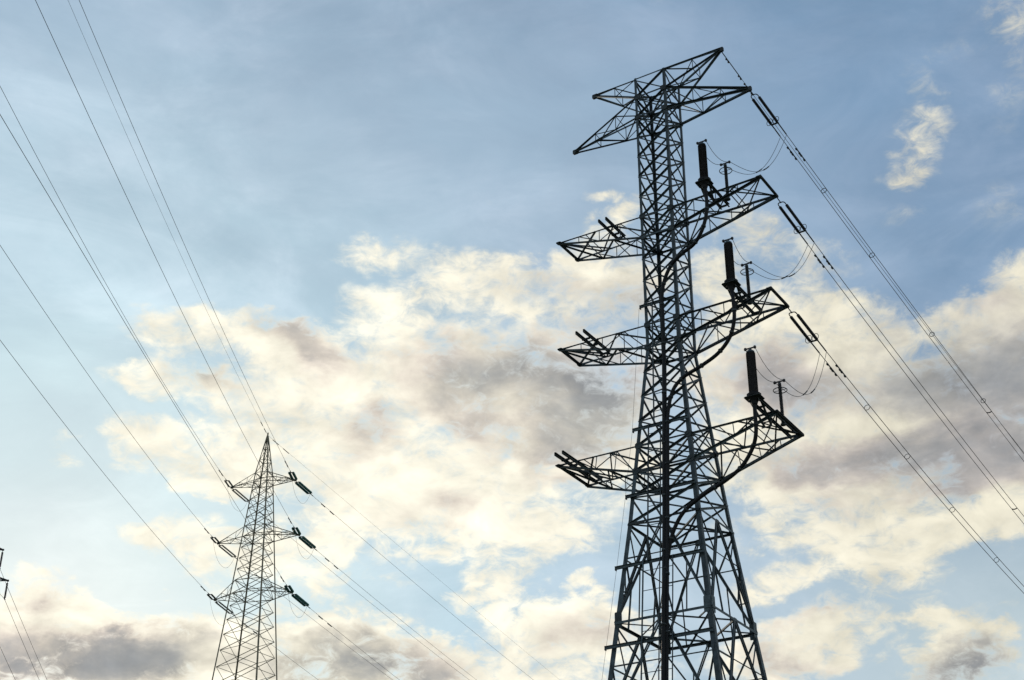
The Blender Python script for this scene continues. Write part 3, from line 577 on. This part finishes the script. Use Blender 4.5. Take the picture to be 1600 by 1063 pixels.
AZN, AZF = math.radians(-91.0), math.radians(66.0)
NEAR = {'R1': (-0.106, 0.00056), 'R2': (-0.111, 0.00059), 'R3': (-0.092, 0.00015), 'L1': (-0.128, 0.00094), 'L2': (-0.134, 0.00076), 'L3': (-0.120, 0.00064)}
FAR = {'R1': (-0.0945, 0.00035), 'R2': (-0.109, 0.00050), 'R3': (-0.135, 0.0008), 'L1': (-0.115, 0.00047), 'L2': (-0.130, 0.00060), 'L3': (-0.150, 0.0009)}
SIDE = {'R': 'right', 'L': 'left'}; LV = {'1': 'top', '2': 'middle', '3': 'bottom'}
def ext(b, c, t, t0):                     # the fitted sag up to t0, then a straight run-out that keeps its slope
    return b * t + c * t * t if t < t0 else b * t0 + c * t0 * t0 + (b + 2 * c * t0) * (t - t0)
for key in NEAR:
    i = int(key[1]) - 1; tip = SW((1 if key[0] == 'R' else -1) * HL[i], 0, D[i] - 0.04); ends = {}
    for which, az, (b, c), tmax in (('near', AZN, NEAR[key], 135.0), ('far', AZF, FAR[key], 150.0)):
        hz = V(math.cos(az), math.sin(az), 0); nz = V(-hz.y, hz.x, 0); t0 = 70 if which == 'near' else 60
        f = lambda t: tip + hz * t + V(0, 0, ext(b, c, t, t0))
        S = empty('tension_insulator_set', tip); side, lev = SIDE[key[0]], LV[key[1]]
        tag(S, 'double insulator string on the %s %s arm of the smaller pylon, %s side' % (lev, side, which), 'insulator', 'tension insulators of the smaller pylon')
        sep = 0.17; mt = GLASS if key[0] == 'R' else PALE
        L = lambda t, s=0.0: f(t) - tip + nz * s
        bar('link', L(0), L(0.32), box_prof(0.04, 0.04), S, V(0, 0, 1), STEEL_DULL); bar('yoke_plate', L(0.34, -sep - 0.05), L(0.34, sep + 0.05), box_prof(0.05, 0.10), S, V(0, 0, 1), STEEL_DULL)
        te = 2.55 if which == 'far' else 2.3
        for s in (-1, 1): lathe('insulator_string', L(0.40, sep * s), L(te, sep * s), shed_prof(14, 0.045 if key[0] == 'L' else 0.065, 0.08 if key[0] == 'L' else 0.122), mt, S, 10)
        bar('lower_yoke', L(te + 0.04, -sep - 0.05), L(te + 0.04, sep + 0.05), box_prof(0.05, 0.10), S, V(0, 0, 1), STEEL_DULL)
        if which == 'far': tube('arcing_horn', [L(te, 0.25), L(te - 0.1, 0.36) + V(0, 0, .12), L(te - 0.35, 0.36) + V(0, 0, .2)], 0.016, STEEL_DULL, S, 5)
        ts = [te + (tmax - te) * (j / 48) ** 1.2 for j in range(49)]
        W = tube('conductor_wire', [f(t) for t in ts], 0.0135, ALU, n=6)
        tag(W, 'thin conductor from the %s %s arm of the smaller pylon running %s' % (lev, side, 'up left overhead' if which == 'near' else 'down right away'), 'power line', 'conductors of the smaller pylon')
        tube('clamp', [f(te), f(te + 0.6)], 0.035, STEEL_DULL, W, 6)
        for t in ((5.0, 6.6) if which == 'far' else (4.4, 5.4)): tube('vibration_damper', [f(t - 0.35) - V(0, 0, .05), f(t + 0.35) - V(0, 0, .05)], 0.045, STEEL_DULL, W, 6)
        ends[which] = f(te + 0.1)
    p, q = ends['near'], ends['far']; pts = []
    for j in range(25):
        t = j / 24; x = p.lerp(q, t); x = x + V(0, 0, -1.75 * (1 - abs(2 * t - 1) ** 2.4)); pts.append(x)
    J = tube('jumper_loop', pts, 0.010, ALU, n=5); tag(J, 'jumper loop hanging under the %s %s arm of the smaller pylon' % (LV[key[1]], SIDE[key[0]]), 'jumper wire', 'jumper loops of the smaller pylon')
AP = V(SM_C.x, SM_C.y, 58.5)
for which, az, b, c, t0 in (('up left overhead', AZN, -0.104, 0.00060, 70), ('down right away', AZF, -0.0705, 0.00009, 60)):
    hz = V(math.cos(az), math.sin(az), 0)
    W = tube('earth_wire', [AP + hz * t + V(0, 0, ext(b, c, t, t0)) for t in [140 * (j / 44) ** 1.2 for j in range(45)]], 0.0085, ALU, n=5)
    tag(W, 'thin earth wire from the pointed top of the smaller pylon running %s' % which, 'power line')
    for t in (1.4, 3.2): tube('vibration_damper', [AP + hz * (t + q) + V(0, 0, b * (t + q) - 0.03) for q in (-0.5, 0.5)], 0.035, STEEL_DULL, W, 6)

# the third pylon: only its right arm tips reach into the picture
T3Z = 57.72; arm3 = math.radians(6.0); A3 = V(math.cos(arm3), math.sin(arm3), 0)
C3 = V(-54.81, 150.32, 0) - A3 * 2.95
B3 = 54.29
z3 = [T3Z + 4.3, T3Z + 3.2, T3Z + 2.1, T3Z + 1.0, T3Z, B3 + 1.0, B3, 52.0, B3 - 3.0, B3 - 4.0]
while z3[-1] > 3.5: z3.append(z3[-1] - 1.7 - (B3 - z3[-1]) * 0.03)
z3 = [q for q in z3 if q > 1.5] + [0.3]; z3.sort(reverse=True)
small_pylon('lattice_pylon', 'far pylon at the left edge showing only its right arm tips', C3, arm3, 0.55, 0.05, T3Z + 4.6,
            [(T3Z + 0.9, T3Z, 2.95), (B3 + 0.9, B3, 4.02), (B3 - 2.6, B3 - 3.5, 3.4)], z3, STEEL_DULL, 0.11, 0.06, 0)
az3 = math.radians(96.0); h3 = V(math.cos(az3), math.sin(az3), 0)
for nm, zt, half in (('top', T3Z, 2.95), ('middle', B3, 4.02), ('bottom', B3 - 3.5, 3.4)):
    tip = C3 + A3 * half + V(0, 0, zt - 0.08)
    S = empty('suspension_insulator', tip); tag(S, 'hanging insulator string under the %s right arm of the far left pylon' % nm, 'insulator', 'hanging insulators of the far left pylon')
    bar('link', V(0, 0, 0), V(0, 0, -0.2), box_prof(0.05, 0.05), S, V(1, 0, 0), STEEL_DULL)
    lathe('insulator_string', V(0, 0, -0.2), V(0, 0, -1.85), shed_prof(13, 0.07, 0.13), SHEATH, S, 10); bar('clamp', V(0, 0, -1.95) - h3 * 0.25, V(0, 0, -1.95) + h3 * 0.25, box_prof(0.09, 0.09), S, V(0, 0, 1), STEEL_DULL)
    for s, bb in ((1, -0.105), (-1, -0.09)):
        p0 = tip + V(0, 0, -1.98)
        W = tube('conductor_wire', [p0 + h3 * (s * t) + V(0, 0, bb * t + 0.0004 * t * t) for t in [120 * (j / 30) ** 1.2 for j in range(31)]], 0.022, ALU, n=5)
        tag(W, 'conductor from the %s right arm of the far left pylon going %s' % (nm, 'away' if s > 0 else 'towards the viewer'), 'power line', 'conductors of the far left pylon')
